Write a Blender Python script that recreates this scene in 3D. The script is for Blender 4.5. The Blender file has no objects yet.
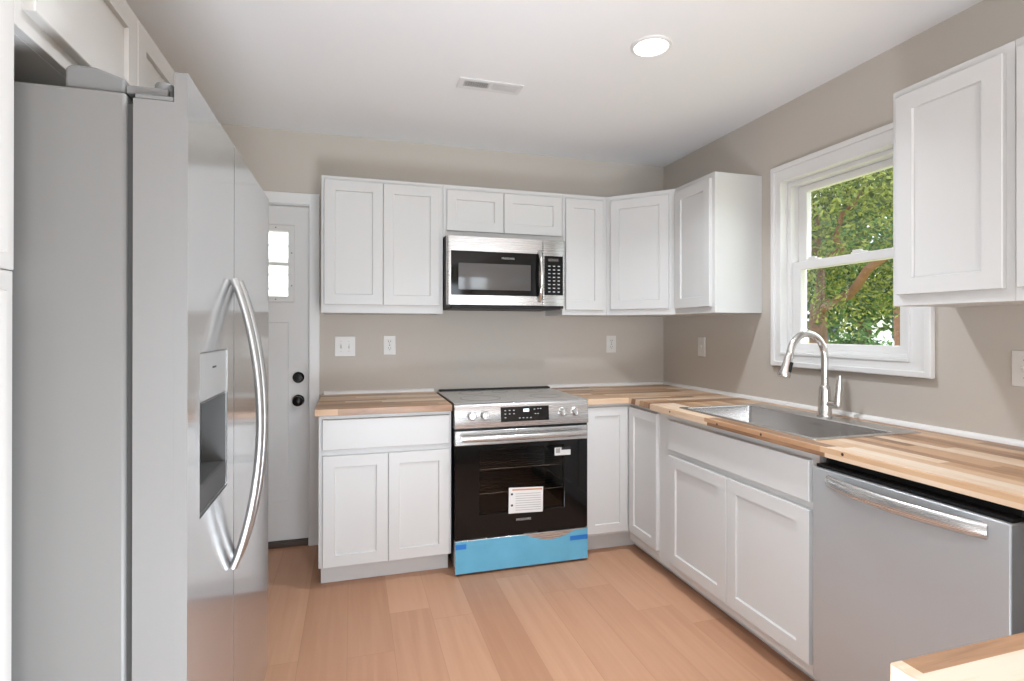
import bpy, bmesh, math, random
from mathutils import Matrix, Vector

random.seed(7)
S = bpy.context.scene
COL = S.collection
R = math.radians

# ------------------------------------------------------------------ camera
FPX, YAW, PITCH, ROLL = 538.74, 0.28818, 0.0018, 0.0009
cam_data = bpy.data.cameras.new('camera')
cam = bpy.data.objects.new('camera', cam_data)
COL.objects.link(cam)
cam_data.sensor_width = 36.0
cam_data.lens = FPX / 1024 * 36.0
cam_data.shift_y = -11.33 / 1024
cam_data.clip_start = 0.05
cam_data.clip_end = 300
cam.matrix_world = (Matrix.Translation((-2.1655, -3.4361, 1.2871)) @ Matrix.Rotation(-YAW, 4, 'Z')
                    @ Matrix.Rotation(math.pi / 2 + PITCH, 4, 'X') @ Matrix.Rotation(ROLL, 4, 'Z'))
S.camera = cam

# ------------------------------------------------------------------ exposure, world, sun, fill lamps
S.view_settings.view_transform = 'Standard'
S.view_settings.look = 'None'
S.view_settings.gamma = 1
S.view_settings.use_curve_mapping = False
S.view_settings.exposure = 0.39
S.cycles.use_denoising = True
S.cycles.max_bounces = 10
S.cycles.diffuse_bounces = 5
S.cycles.glossy_bounces = 5
S.cycles.transparent_max_bounces = 12
S.cycles.sample_clamp_indirect = 6
S.cycles.caustics_reflective = False
S.cycles.caustics_refractive = False

W = bpy.data.worlds.new('sky')
S.world = W
W.use_nodes = True
wn = W.node_tree
bg = wn.nodes['Background']
bg.inputs['Color'].default_value = (0.86, 0.93, 1.0, 1)
bg.inputs['Strength'].default_value = 2.2

H = 2.47            # ceiling height
XL, YB = -3.33, -7.2   # left wall, rear wall


def lamp(name, kind, loc, rot, energy, color=(1, 1, 1), **kw):
    d = bpy.data.lights.new(name, kind)
    d.energy = energy
    d.color = color
    for k, v in kw.items():
        setattr(d, k, v)
    o = bpy.data.objects.new(name, d)
    COL.objects.link(o)
    o.location = loc
    o.rotation_euler = rot
    return o


sun_dir = Vector((-0.32, 1.0, -1.45))
sun = lamp('sun', 'SUN', (6, -2, 9), (0, 0, 0), 3.6, (1.0, 0.95, 0.86), angle=R(0.6))
sun.rotation_euler = sun_dir.to_track_quat('-Z', 'Y').to_euler()
# fill lamps added at two unseen rear openings, one side opening and near the floor
for wx in (-2.45, -0.85):
    lamp('rear_fill', 'AREA', (wx, YB + 0.02, 1.12), (R(90), 0, 0), 34, (0.87, 0.955, 1.04),
         shape='RECTANGLE', size=1.2, size_y=2.0)
lamp('side_fill', 'AREA', (XL + 0.02, -4.9, 1.4), (R(90), 0, R(-90)), 4, (0.86, 0.95, 1.04),
     shape='RECTANGLE', size=1.8, size_y=1.5)  # unseen side lamp, added to fill the cabinet fronts facing left
lamp('upward_fill', 'AREA', (-1.80, -3.22, 0.32), (R(180 - 24), 0, 0), 39, (0.83, 0.95, 1.07), shape='DISK', size=0.9)  # upward fill added below view to brighten ceiling and fronts
portal = lamp('kitchen_window_portal', 'AREA', (0.14, -1.47, 1.61), (0, R(90), 0), 1, shape='RECTANGLE', size=0.9, size_y=0.68)
portal.data.cycles.is_portal = True

# ------------------------------------------------------------------ mesh helpers
MW = {}             # world matrix of every empty / part


def tag(o, label=None, cat=None, group=None, kind=None):
    if label: o['label'] = label
    if cat: o['category'] = cat
    if group: o['group'] = group
    if kind: o['kind'] = kind
    return o


def thing(name, label, cat, loc=(0, 0, 0), rz=0.0, group=None, kind=None):
    o = bpy.data.objects.new(name, None)
    COL.objects.link(o)
    o.empty_display_size = 0.05
    o.location = loc
    o.rotation_euler = (0, 0, rz)
    MW[o.name] = Matrix.Translation(loc) @ Matrix.Rotation(rz, 4, 'Z')
    return tag(o, label, cat, group, kind)


class B:
    """collects shapes into one mesh; coordinates are world unless built with local=True"""

    def __init__(self):
        self.bm = bmesh.new()

    def box(self, x0, x1, y0, y1, z0, z1, M=None):
        v = [Vector((x, y, z)) for x in (x0, x1) for y in (y0, y1) for z in (z0, z1)]
        if M: v = [M @ p for p in v]
        v = [self.bm.verts.new(p) for p in v]
        for f in ((0, 1, 3, 2), (4, 6, 7, 5), (0, 4, 5, 1), (2, 3, 7, 6), (0, 2, 6, 4), (1, 5, 7, 3)):
            self.bm.faces.new([v[i] for i in f])
        return self

    def prism(self, poly, axis, a0, a1, M=None):
        """poly of 2-D points extruded along an axis; for x: (y,z), y: (x,z), z: (x,y)"""
        def p3(q, a):
            p = {'x': (a, q[0], q[1]), 'y': (q[0], a, q[1]), 'z': (q[0], q[1], a)}[axis]
            return (M @ Vector(p)) if M else Vector(p)
        lo = [self.bm.verts.new(p3(q, a0)) for q in poly]
        hi = [self.bm.verts.new(p3(q, a1)) for q in poly]
        n = len(poly)
        self.bm.faces.new(lo)
        self.bm.faces.new(hi[::-1])
        for i in range(n):
            self.bm.faces.new((lo[i], hi[i], hi[(i + 1) % n], lo[(i + 1) % n]))
        return self

    def loops(self, rings, cap=True):
        rs = [[self.bm.verts.new(p) for p in r] for r in rings]
        n = len(rs[0])
        for a, b in zip(rs, rs[1:]):
            for i in range(n):
                self.bm.faces.new((a[i], a[(i + 1) % n], b[(i + 1) % n], b[i]))
        if cap:
            self.bm.faces.new(rs[0][::-1])
            self.bm.faces.new(rs[-1])
        return self

    def rects(self, x0, x1, z0, z1, prof, M=None):
        """lofted rectangles in the xz plane; prof is (inset, y) pairs; first and last capped"""
        rings = []
        for ins, y in prof:
            r = [Vector((x0 + ins, y, z0 + ins)), Vector((x1 - ins, y, z0 + ins)),
                 Vector((x1 - ins, y, z1 - ins)), Vector((x0 + ins, y, z1 - ins))]
            rings.append([M @ p for p in r] if M else r)
        return self.loops(rings)

    def tube(self, pts, radii, seg=14, cap=True, flat=1.0, flat_axis=None):
        pts = [Vector(p) for p in pts]
        if not hasattr(radii, '__len__'): radii = [radii] * len(pts)
        rings = []
        up = None
        for i, p in enumerate(pts):
            t = (pts[min(i + 1, len(pts) - 1)] - pts[max(i - 1, 0)]).normalized()
            if up is None:
                up = flat_axis and Vector(flat_axis) or (Vector((0, 0, 1)) if abs(t.z) < 0.9 else Vector((1, 0, 0)))
            a = (up - t * up.dot(t)).normalized()
            up = a
            b = t.cross(a)
            rings.append([p + (a * math.cos(k * 2 * math.pi / seg) * flat + b * math.sin(k * 2 * math.pi / seg)) * radii[i]
                          for k in range(seg)])
        return self.loops(rings, cap)

    def lathe(self, c, axis, prof, seg=28):
        """prof: (radius, distance along axis) pairs, closed with caps"""
        c = Vector(c)
        t = Vector(axis).normalized()
        a = (Vector((0, 0, 1)) if abs(t.z) < 0.9 else Vector((1, 0, 0)))
        a = (a - t * a.dot(t)).normalized()
        b = t.cross(a)
        rings = [[c + t * d + (a * math.cos(k * 2 * math.pi / seg) + b * math.sin(k * 2 * math.pi / seg)) * r
                  for k in range(seg)] for r, d in prof]
        return self.loops(rings)

    def grid(self, us, vs, c0, c1, f, holes=(), recess={}):
        """plate over a grid of cells. front at depth c0, back at c1; f(u,v,c)->point.
        holes: cells left open; recess: cell -> front depth of that cell"""
        nu, nv = len(us) - 1, len(vs) - 1
        holes = set(holes)

        def q(*p):
            vv = [self.bm.verts.new(f(*a)) for a in p]
            self.bm.faces.new(vv)

        def dep(i, j):
            if not (0 <= i < nu and 0 <= j < nv) or (i, j) in holes: return None
            return recess.get((i, j), c0)
        for i in range(nu):
            for j in range(nv):
                d = dep(i, j)
                if d is None: continue
                u0, u1, v0, v1 = us[i], us[i + 1], vs[j], vs[j + 1]
                q((u0, v0, d), (u1, v0, d), (u1, v1, d), (u0, v1, d))
                q((u0, v0, c1), (u0, v1, c1), (u1, v1, c1), (u1, v0, c1))
        for i in range(nu + 1):
            for j in range(nv):
                a, b = dep(i - 1, j), dep(i, j)
                a = c1 if a is None else a
                b = c1 if b is None else b
                if a != b: q((us[i], vs[j], a), (us[i], vs[j + 1], a), (us[i], vs[j + 1], b), (us[i], vs[j], b))
        for j in range(nv + 1):
            for i in range(nu):
                a, b = dep(i, j - 1), dep(i, j)
                a = c1 if a is None else a
                b = c1 if b is None else b
                if a != b: q((us[i], vs[j], a), (us[i + 1], vs[j], a), (us[i + 1], vs[j], b), (us[i], vs[j], b))
        bmesh.ops.remove_doubles(self.bm, verts=self.bm.verts, dist=1e-5)
        return self

    def build(self, name, mat, parent=None, bev=0.0, local=False, smooth=True, seg=2, label=None):
        bm = self.bm
        if parent is not None and not local:
            bm.transform(MW[parent.name].inverted())
        bmesh.ops.recalc_face_normals(bm, faces=bm.faces)
        me = bpy.data.meshes.new(name)
        bm.to_mesh(me)
        bm.free()
        me.materials.append(mat)
        if smooth:
            me.polygons.foreach_set('use_smooth', [True] * len(me.polygons))
            me.set_sharp_from_angle(angle=R(38))
        o = bpy.data.objects.new(name, me)
        COL.objects.link(o)
        if parent is not None:
            o.parent = parent
            MW[o.name] = MW[parent.name]
        else:
            MW[o.name] = Matrix.Identity(4)
        if bev:
            m = o.modifiers.new('soft_edges', 'BEVEL')
            m.width = bev
            m.segments = seg
            m.limit_method = 'ANGLE'
            m.angle_limit = R(40)
        if label: o['label'] = label
        return o


def text_part(name, body, size, M, mat, parent, depth=0.0004):
    cu = bpy.data.curves.new(name, 'FONT')
    cu.body = body
    cu.size = size
    cu.extrude = depth
    cu.align_x = 'CENTER'
    cu.align_y = 'CENTER'
    tmp = bpy.data.objects.new(name + '_curve', cu)
    COL.objects.link(tmp)
    dg = bpy.context.evaluated_depsgraph_get()
    me = bpy.data.meshes.new_from_object(tmp.evaluated_get(dg))
    bpy.data.objects.remove(tmp)
    bpy.data.curves.remove(cu)
    me.transform(MW[parent.name].inverted() @ M)
    me.name = name
    me.materials.clear()
    me.materials.append(mat)
    o = bpy.data.objects.new(name, me)
    COL.objects.link(o)
    o.parent = parent
    MW[o.name] = MW[parent.name]
    return o


# ------------------------------------------------------------------ materials
def new_mat(name):
    m = bpy.data.materials.new(name)
    m.use_nodes = True
    nt = m.node_tree
    return m, nt, nt.nodes['Principled BSDF']


def node(nt, kind, **kw):
    n = nt.nodes.new(kind)
    for k, v in kw.items():
        setattr(n, k, v)
    return n


def math_n(nt, op, a, b=None):
    n = node(nt, 'ShaderNodeMath', operation=op)
    for i, x in enumerate((a, b)):
        if x is None: continue
        if isinstance(x, (int, float)): n.inputs[i].default_value = x
        else: nt.links.new(x, n.inputs[i])
    return n.outputs[0]


def plain(name, col, rough=0.5, metal=0.0, spec=0.5, noise=0.0, nscale=40.0, coat=0.0, bump=0.0, emit=None):
    m, nt, p = new_mat(name)
    p.inputs['Base Color'].default_value = (*col, 1)
    p.inputs['Roughness'].default_value = rough
    p.inputs['Metallic'].default_value = metal
    p.inputs['Specular IOR Level'].default_value = spec
    p.inputs['Coat Weight'].default_value = coat
    if noise or bump:
        tc = node(nt, 'ShaderNodeNewGeometry')
        nz = node(nt, 'ShaderNodeTexNoise')
        nz.inputs['Scale'].default_value = nscale
        nz.inputs['Detail'].default_value = 3
        nt.links.new(tc.outputs['Position'], nz.inputs['Vector'])
        if noise:
            mx = node(nt, 'ShaderNodeMix', data_type='RGBA')
            mx.inputs[6].default_value = (*[c * (1 - noise) for c in col], 1)
            mx.inputs[7].default_value = (*[min(1, c * (1 + noise)) for c in col], 1)
            nt.links.new(nz.outputs['Fac'], mx.inputs[0])
            nt.links.new(mx.outputs[2], p.inputs['Base Color'])
        if bump:
            b = node(nt, 'ShaderNodeBump')
            b.inputs['Strength'].default_value = bump
            b.inputs['Distance'].default_value = 0.001
            nt.links.new(nz.outputs['Fac'], b.inputs['Height'])
            nt.links.new(b.outputs['Normal'], p.inputs['Normal'])
    if emit:
        p.inputs['Emission Color'].default_value = (*emit[:3], 1)
        p.inputs['Emission Strength'].default_value = emit[3]
    return m


def brushed(name, col, rough, stretch, var=0.06, bump=0.02, metal=1.0):
    """brushed metal: noise stretched along one direction varies the gloss"""
    m, nt, p = new_mat(name)
    p.inputs['Metallic'].default_value = metal
    p.inputs['Base Color'].default_value = (*col, 1)
    g = node(nt, 'ShaderNodeNewGeometry')
    mp = node(nt, 'ShaderNodeMapping')
    mp.inputs['Scale'].default_value = stretch
    nz = node(nt, 'ShaderNodeTexNoise')
    nz.inputs['Scale'].default_value = 1
    nz.inputs['Detail'].default_value = 2
    nt.links.new(g.outputs['Position'], mp.inputs['Vector'])
    nt.links.new(mp.outputs['Vector'], nz.inputs['Vector'])
    r = math_n(nt, 'MULTIPLY_ADD', nz.outputs['Fac'], var * 2)
    r.node.inputs[2].default_value = rough - var
    nt.links.new(r, p.inputs['Roughness'])
    b = node(nt, 'ShaderNodeBump')
    b.inputs['Strength'].default_value = bump
    b.inputs['Distance'].default_value = 0.0005
    nt.links.new(nz.outputs['Fac'], b.inputs['Height'])
    nt.links.new(b.outputs['Normal'], p.inputs['Normal'])
    return m


def planks(name, along, width, length, ramp, rough, gap=0.0, gapcol=(0.1, 0.05, 0.03), grain=0.25, gscale=(3, 55), vz=0.0, spec=0.4, bump=0.05):
    """boards or staves with a random tone each; along = 'x' or 'y'"""
    m, nt, p = new_mat(name)
    g = node(nt, 'ShaderNodeNewGeometry')
    sp = node(nt, 'ShaderNodeSeparateXYZ')
    nt.links.new(g.outputs['Position'], sp.inputs[0])
    X, Y, Z = sp.outputs
    u, v = (X, Y) if along == 'x' else (Y, X)
    if vz:
        v = math_n(nt, 'ADD', v, math_n(nt, 'MULTIPLY', Z, vz))
    vr = math_n(nt, 'DIVIDE', v, width)
    row = math_n(nt, 'FLOOR', vr)
    wn1 = node(nt, 'ShaderNodeTexWhiteNoise', noise_dimensions='1D')
    nt.links.new(row, wn1.inputs['W'])
    ur = math_n(nt, 'ADD', math_n(nt, 'DIVIDE', u, length), math_n(nt, 'MULTIPLY', wn1.outputs['Value'], 7.3))
    colm = math_n(nt, 'FLOOR', ur)
    cb = node(nt, 'ShaderNodeCombineXYZ')
    nt.links.new(row, cb.inputs[0])
    nt.links.new(colm, cb.inputs[1])
    wn2 = node(nt, 'ShaderNodeTexWhiteNoise', noise_dimensions='3D')
    nt.links.new(cb.outputs[0], wn2.inputs['Vector'])
    # grain
    gv = node(nt, 'ShaderNodeCombineXYZ')
    nt.links.new(math_n(nt, 'MULTIPLY', u, gscale[0]), gv.inputs[0])
    nt.links.new(math_n(nt, 'MULTIPLY', v, gscale[1]), gv.inputs[1])
    nt.links.new(math_n(nt, 'MULTIPLY', wn2.outputs['Value'], 37.0), gv.inputs[2])
    nz = node(nt, 'ShaderNodeTexNoise')
    nz.inputs['Scale'].default_value = 1
    nz.inputs['Detail'].default_value = 4
    nz.inputs['Distortion'].default_value = 0.6
    nt.links.new(gv.outputs[0], nz.inputs['Vector'])
    t = math_n(nt, 'ADD', wn2.outputs['Value'], math_n(nt, 'MULTIPLY', math_n(nt, 'SUBTRACT', nz.outputs['Fac'], 0.5), grain * 2))
    rp = node(nt, 'ShaderNodeValToRGB')
    els = rp.color_ramp.elements
    while len(els) < len(ramp): els.new(0.5)
    for e, (pos, c) in zip(els, ramp):
        e.position = pos
        e.color = (*c, 1)
    nt.links.new(t, rp.inputs[0])
    out = rp.outputs[0]
    if gap:
        fv = math_n(nt, 'FRACT', vr)
        fu = math_n(nt, 'FRACT', ur)
        ga = math_n(nt, 'LESS_THAN', fv, gap / width)
        gb = math_n(nt, 'LESS_THAN', fu, gap / length)
        gm = math_n(nt, 'MULTIPLY', math_n(nt, 'MAXIMUM', ga, gb), 0.45)
        mx = node(nt, 'ShaderNodeMix', data_type='RGBA')
        nt.links.new(gm, mx.inputs[0])
        nt.links.new(out, mx.inputs[6])
        mx.inputs[7].default_value = (*gapcol, 1)
        out = mx.outputs[2]
    nt.links.new(out, p.inputs['Base Color'])
    p.inputs['Roughness'].default_value = rough
    p.inputs['Specular IOR Level'].default_value = spec
    if bump:
        b = node(nt, 'ShaderNodeBump')
        b.inputs['Strength'].default_value = bump
        b.inputs['Distance'].default_value = 0.001
        nt.links.new(nz.outputs['Fac'], b.inputs['Height'])
        nt.links.new(b.outputs['Normal'], p.inputs['Normal'])
    return m


def glass(name, tint=(1, 1, 1), gloss=0.06, rough=0.0):
    m, nt, p = new_mat(name)
    nt.nodes.remove(p)
    out = nt.nodes['Material Output']
    tr = node(nt, 'ShaderNodeBsdfTransparent')
    tr.inputs[0].default_value = (*tint, 1)
    gl = node(nt, 'ShaderNodeBsdfGlossy')
    gl.inputs['Roughness'].default_value = rough
    lw = node(nt, 'ShaderNodeLayerWeight')
    mx = node(nt, 'ShaderNodeMixShader')
    f = math_n(nt, 'ADD', math_n(nt, 'MULTIPLY', math_n(nt, 'POWER', lw.outputs['Facing'], 5.0), 0.96), gloss)
    nt.links.new(f, mx.inputs[0])
    nt.links.new(tr.outputs[0], mx.inputs[1])
    nt.links.new(gl.outputs[0], mx.inputs[2])
    nt.links.new(mx.outputs[0], out.inputs['Surface'])
    return m


def leafy(name, dark, light, trans=0.35):
    m, nt, p = new_mat(name)
    g = node(nt, 'ShaderNodeNewGeometry')
    rp = node(nt, 'ShaderNodeValToRGB')
    rp.color_ramp.elements[0].color = (*dark, 1)
    rp.color_ramp.elements[1].color = (*light, 1)
    nt.links.new(g.outputs['Random Per Island'], rp.inputs[0])
    nt.links.new(rp.outputs[0], p.inputs['Base Color'])
    p.inputs['Roughness'].default_value = 0.45
    tl = node(nt, 'ShaderNodeBsdfTranslucent')
    nt.links.new(rp.outputs[0], tl.inputs[0])
    mx = node(nt, 'ShaderNodeMixShader')
    mx.inputs[0].default_value = trans
    nt.links.new(p.outputs[0], mx.inputs[1])
    nt.links.new(tl.outputs[0], mx.inputs[2])
    nt.links.new(mx.outputs[0], nt.nodes['Material Output'].inputs['Surface'])
    return m


M_wall = plain('wall_paint', (0.535, 0.49, 0.435), 0.75, spec=0.25, bump=0.03, nscale=300)
M_ceil = plain('ceiling_paint', (0.88, 0.885, 0.895), 0.9, spec=0.1)
M_trim = plain('trim_paint', (0.76, 0.75, 0.735), 0.4)
M_cream_dim = plain('cream_paint_dimmed', (0.56, 0.535, 0.505), 0.4, spec=0.35)  # warmer paint, also darkened to offset the strong fill lamp nearby
M_cab = plain('cabinet_paint', (0.61, 0.605, 0.59), 0.38, spec=0.4)
M_door = plain('door_paint', (0.68, 0.665, 0.645), 0.42, spec=0.4)
M_floor = planks('vinyl_plank', 'y', 0.182, 1.22,
                 [(0.0, (0.45, 0.235, 0.138)), (0.5, (0.51, 0.278, 0.168)), (1.0, (0.56, 0.315, 0.195))],
                 0.42, gap=0.0016, gapcol=(0.2, 0.1, 0.055), grain=0.6, gscale=(1.6, 30), bump=0.04)
WOOD = [(0.0, (0.22, 0.115, 0.06)), (0.22, (0.42, 0.24, 0.13)), (0.6, (0.57, 0.37, 0.22)), (0.85, (0.66, 0.49, 0.345)), (1.0, (0.70, 0.58, 0.46))]
M_wood_x = planks('butcher_block', 'x', 0.046, 0.62, WOOD, 0.33, grain=0.26, gscale=(5, 70), vz=0.35, bump=0.03)
M_wood_y = planks('butcher_block_run', 'y', 0.046, 0.62, WOOD, 0.33, grain=0.26, gscale=(5, 70), vz=-0.35, bump=0.03)
M_steel = brushed('stainless', (0.56, 0.55, 0.535), 0.27, (3, 3, 400), var=0.03, bump=0.01, metal=0.8)
M_steel_v = brushed('stainless_handle', (0.42, 0.415, 0.405), 0.42, (400, 400, 3))
M_dwdoor = brushed('dishwasher_steel', (0.50, 0.52, 0.53), 0.45, (400, 400, 3), metal=0.55)
M_fridge = brushed('fridge_steel', (0.55, 0.55, 0.55), 0.14, (300, 300, 2), var=0.02, bump=0.004, metal=0.8)
M_fside = plain('fridge_grey_paint', (0.168, 0.162, 0.153), 0.42, spec=0.4)
M_dpanel = plain('dispenser_panel_grey', (0.40, 0.40, 0.395), 0.3, 0.4)
M_fedge = plain('fridge_door_edge_paint', (0.182, 0.176, 0.168), 0.35)
M_fgrey = plain('grey_plastic', (0.15, 0.148, 0.143), 0.5)
M_fniche = plain('niche_plastic', (0.075, 0.073, 0.07), 0.35)
M_fdark = plain('dark_grey_plastic', (0.055, 0.054, 0.052), 0.6, spec=0.25)
M_chrome = plain('polished_steel', (0.72, 0.71, 0.70), 0.16, 1.0)
M_nickel = brushed('brushed_nickel', (0.68, 0.66, 0.63), 0.22, (200, 200, 8), var=0.03, bump=0.01)
M_sink = brushed('sink_steel', (0.66, 0.65, 0.64), 0.25, (4, 250, 4), var=0.05)
M_black = plain('black_plastic', (0.010, 0.010, 0.010), 0.45, spec=0.25)
M_bglass = plain('black_glass', (0.006, 0.006, 0.006), 0.06, spec=0.3)
M_screen = plain('screened_glass', (0.085, 0.08, 0.076), 0.12, spec=0.6)
M_oven = plain('oven_enamel', (0.07, 0.068, 0.066), 0.35)
M_cook = plain('ceramic_glass', (0.33, 0.326, 0.315), 0.16, spec=0.8, coat=0.5)  # grey base carries the wall's reflection on dark glass
M_ovenglass = glass('oven_glass', (0.62, 0.61, 0.60), 0.025)
M_glass = glass('window_glass', (0.97, 0.98, 0.97), 0.045)
M_film = plain('blue_protective_film', (0.135, 0.42, 0.60), 0.22, spec=0.5, noise=0.14, nscale=9)
M_tape = plain('blue_tape', (0.018, 0.18, 0.55), 0.4)
M_paper = plain('white_paper', (0.72, 0.71, 0.69), 0.7)
M_ink = plain('grey_ink', (0.34, 0.33, 0.32), 0.7)
M_inkb = plain('black_ink', (0.015, 0.015, 0.015), 0.6)
M_orange = plain('orange_ink', (0.55, 0.26, 0.13), 0.7)
M_legend = plain('panel_legend', (0.42, 0.42, 0.42), 0.5)
M_lit = plain('lit_display', (0.5, 0.6, 0.65), 0.5, emit=(0.75, 0.9, 1.0, 0.9))
M_plate = plain('white_switch_plastic', (0.70, 0.68, 0.645), 0.35)
M_slot = plain('outlet_slot', (0.05, 0.045, 0.04), 0.6)
M_bronze = plain('dark_bronze', (0.012, 0.010, 0.009), 0.3, 0.6)
M_sill = plain('dark_threshold', (0.06, 0.035, 0.022), 0.5)
M_lens = plain('light_lens', (0.9, 0.9, 0.88), 0.5, emit=(1.0, 0.97, 0.92, 6.0))
M_vent = plain('vent_metal', (0.78, 0.78, 0.78), 0.4)
M_ventd = plain('duct_shade', (0.035, 0.035, 0.036), 0.8)  # shade of the open duct put into the backing colour
M_knot = plain('wood_knot', (0.035, 0.018, 0.01), 0.5)
M_leaf = leafy('sunlit_leaf', (0.012, 0.04, 0.010), (0.34, 0.38, 0.09), 0.35)
M_leaf2 = leafy('deep_leaf', (0.02, 0.065, 0.02), (0.13, 0.25, 0.06), 0.3)
M_bark = plain('bark', (0.16, 0.095, 0.075), 0.9, noise=0.45, nscale=14, bump=0.6)
M_barkr = plain('red_bark', (0.22, 0.105, 0.07), 0.85, noise=0.35, nscale=12, bump=0.5)
M_grass = plain('dry_lawn', (0.42, 0.44, 0.16), 0.95, noise=0.3, nscale=2.0)
M_siding = plain('white_siding', (0.82, 0.83, 0.84), 0.6)
M_roof = plain('grey_shingle', (0.20, 0.20, 0.21), 0.9, noise=0.3, nscale=9)
M_hpane = plain('dark_house_pane', (0.05, 0.07, 0.09), 0.1)
M_carp = plain('silver_car_paint', (0.62, 0.63, 0.65), 0.25, 0.3)
M_tyre = plain('tyre_rubber', (0.02, 0.02, 0.02), 0.8)

# ------------------------------------------------------------------ room shell


def struct(o):
    o['kind'] = 'structure'
    return o


WY0, WY1, WZ0, WZ1 = -1.815, -1.125, 1.16, 2.07      # kitchen window opening
DX0, DX1, DZ1 = -3.235, -2.40, 2.045                    # back door opening
struct(B().box(XL - 0.12, 0.12, YB - 0.12, 0.12, -0.06, 0).build('floor', M_floor))
struct(B().box(XL - 0.12, 0.12, YB - 0.12, 0.12, H, H + 0.06).build('ceiling', M_ceil))
struct(B().grid([XL - 0.12, DX0, DX1, 0.12], [0, DZ1, H], 0, 0.12, lambda u, v, c: Vector((u, c, v)), holes=[(1, 0)]).build('wall_back', M_wall))
struct(B().grid([YB, WY0, WY1, 0.0], [0, WZ0, WZ1, H], 0, 0.12, lambda u, v, c: Vector((c, u, v)), holes=[(1, 1)]).build('wall_right', M_wall))
struct(B().grid([YB, -5.8, -4.0, 0.0], [0, 0.65, 2.15, H], XL, XL - 0.12, lambda u, v, c: Vector((c, u, v)), holes=[(1, 1)]).build('wall_left', M_wall))  # unseen opening added for the side fill
struct(B().grid([XL, -3.05, -1.85, -1.45, -0.25, 0.0], [0, 0.1, 2.15, H], 0, -0.12, lambda u, v, c: Vector((u, YB + c, v)),
                holes=[(1, 1), (3, 1)]).build('wall_front', M_wall))

# window_1 : the double-hung kitchen window
win = thing('window_1', None, None, (0, (WY0 + WY1) / 2, WZ0), kind='structure')
cy0, cy1, cz0, cz1 = -1.898, -1.074, 1.104, 2.144
fw = lambda u, v, c: Vector((c, u, v))
# casing: a stepped picture-frame moulding (two plates of different thickness)
B().grid([cy0, WY0, WY1, cy1], [cz0, WZ0, WZ1, cz1], -0.017, 0.0, fw, holes=[(1, 1)]).build('window_casing', M_trim, win, bev=0.003)
B().grid([cy0 - 0.004, cy0 + 0.022, cy1 - 0.022, cy1 + 0.004], [cz0 - 0.004, cz0 + 0.022, cz1 - 0.022, cz1 + 0.004], -0.027, 0.0, fw,
         holes=[(1, 1)]).build('casing_band', M_trim, win, bev=0.004)
B().grid([WY0, WY0 + 0.012, WY1 - 0.012, WY1], [WZ0, WZ0 + 0.014, WZ1 - 0.012, WZ1], -0.022, 0.13, fw, holes=[(1, 1)]).build('jamb', M_trim, win, bev=0.002)
B().grid([WY0 + 0.012, WY0 + 0.034, WY1 - 0.034, WY1 - 0.012], [WZ0 + 0.014, WZ0 + 0.03, WZ1 - 0.034, WZ1 - 0.012], 0.022, 0.13, fw, holes=[(1, 1)]).build('inner_stop', M_trim, win, bev=0.002)
sy0, sy1 = WY0 + 0.034, WY1 - 0.034
for nm, x0, z0, z1, st, bt, tp in (('lower_sash', 0.036, WZ0 + 0.028, 1.64, 0.05, 0.034, 0.042), ('upper_sash', 0.074, 1.602, WZ1 - 0.034, 0.05, 0.036, 0.034)):
    B().grid([sy0, sy0 + st, sy1 - st, sy1], [z0, z0 + bt, z1 - tp, z1], x0, x0 + 0.034, fw, holes=[(1, 1)]).build(nm, M_trim, win, bev=0.004)
    B().box(x0 + 0.014, x0 + 0.02, sy0 + st - 0.004, sy1 - st + 0.004, z0 + bt - 0.004, z1 - tp + 0.004).build('pane', M_glass, win)
for ly in (-1.28, -1.53):
    B().box(0.040, 0.066, ly - 0.035, ly + 0.035, 1.640, 1.648).box(0.044, 0.060, ly - 0.012, ly + 0.03, 1.648, 1.658).build('sash_lock', M_trim, win, bev=0.002)

# door_1 : the back door with a small grid of panes
door = thing('door_1', None, None, ((DX0 + DX1) / 2, 0, 0), kind='structure')
fd = lambda u, v, c: Vector((u, c, v))
B().grid([DX0 - 0.062, DX0 + 0.012, DX1 - 0.012, DX1 + 0.046], [0, DZ1 - 0.012, DZ1 + 0.055], -0.016, 0.0, fd, holes=[(1, 0)]).build('door_casing', M_trim, door, bev=0.003)
B().grid([DX0, DX0 + 0.016, DX1 - 0.016, DX1], [0, DZ1 - 0.016, DZ1], 0.0, 0.12, fd, holes=[(1, 0)]).build('door_jamb', M_trim, door)
lx0, lx1 = DX0 + 0.022, DX1 - 0.016
pcs = [lx0, -3.115, -2.965, -2.945, -2.840, -2.800, -2.695, -2.675, -2.525, lx1]
pcs = [lx0, -3.105, -2.92, -2.905, -2.732, -2.717, -2.532, lx1]
zcs = [0.036, 0.27, 1.33, 1.487, 1.672, 1.69, 1.875, 2.024]
us = sorted(set(pcs + [-2.85, -2.79]))
lite_cols = [(-3.105, -2.92), (-2.905, -2.732), (-2.717, -2.532)]
holes, rec = [], {}
for i in range(len(us) - 1):
    um = (us[i] + us[i + 1]) / 2
    for j in range(len(zcs) - 1):
        zm = (zcs[j] + zcs[j + 1]) / 2
        if any(a < um < b for a, b in lite_cols) and (1.487 < zm < 1.672 or 1.69 < zm < 1.875): holes.append((i, j))
        if 0.27 < zm < 1.33 and (-3.105 < um < -2.85 or -2.79 < um < -2.532): rec[(i, j)] = 0.0275
leaf = B().grid(us, zcs, 0.024, 0.066, fd, holes, rec).build('door_leaf', M_door, door, bev=0.003)
B().grid([-3.14, -3.105, -2.532, -2.497], [1.452, 1.487, 1.875, 1.91], 0.012, 0.024, fd, holes=[(1, 1)]).build('lite_frame', M_door, door, bev=0.004)
B().box(-3.11, -2.527, 0.042, 0.048, 1.48, 1.88).build('pane', M_glass, door)
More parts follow.
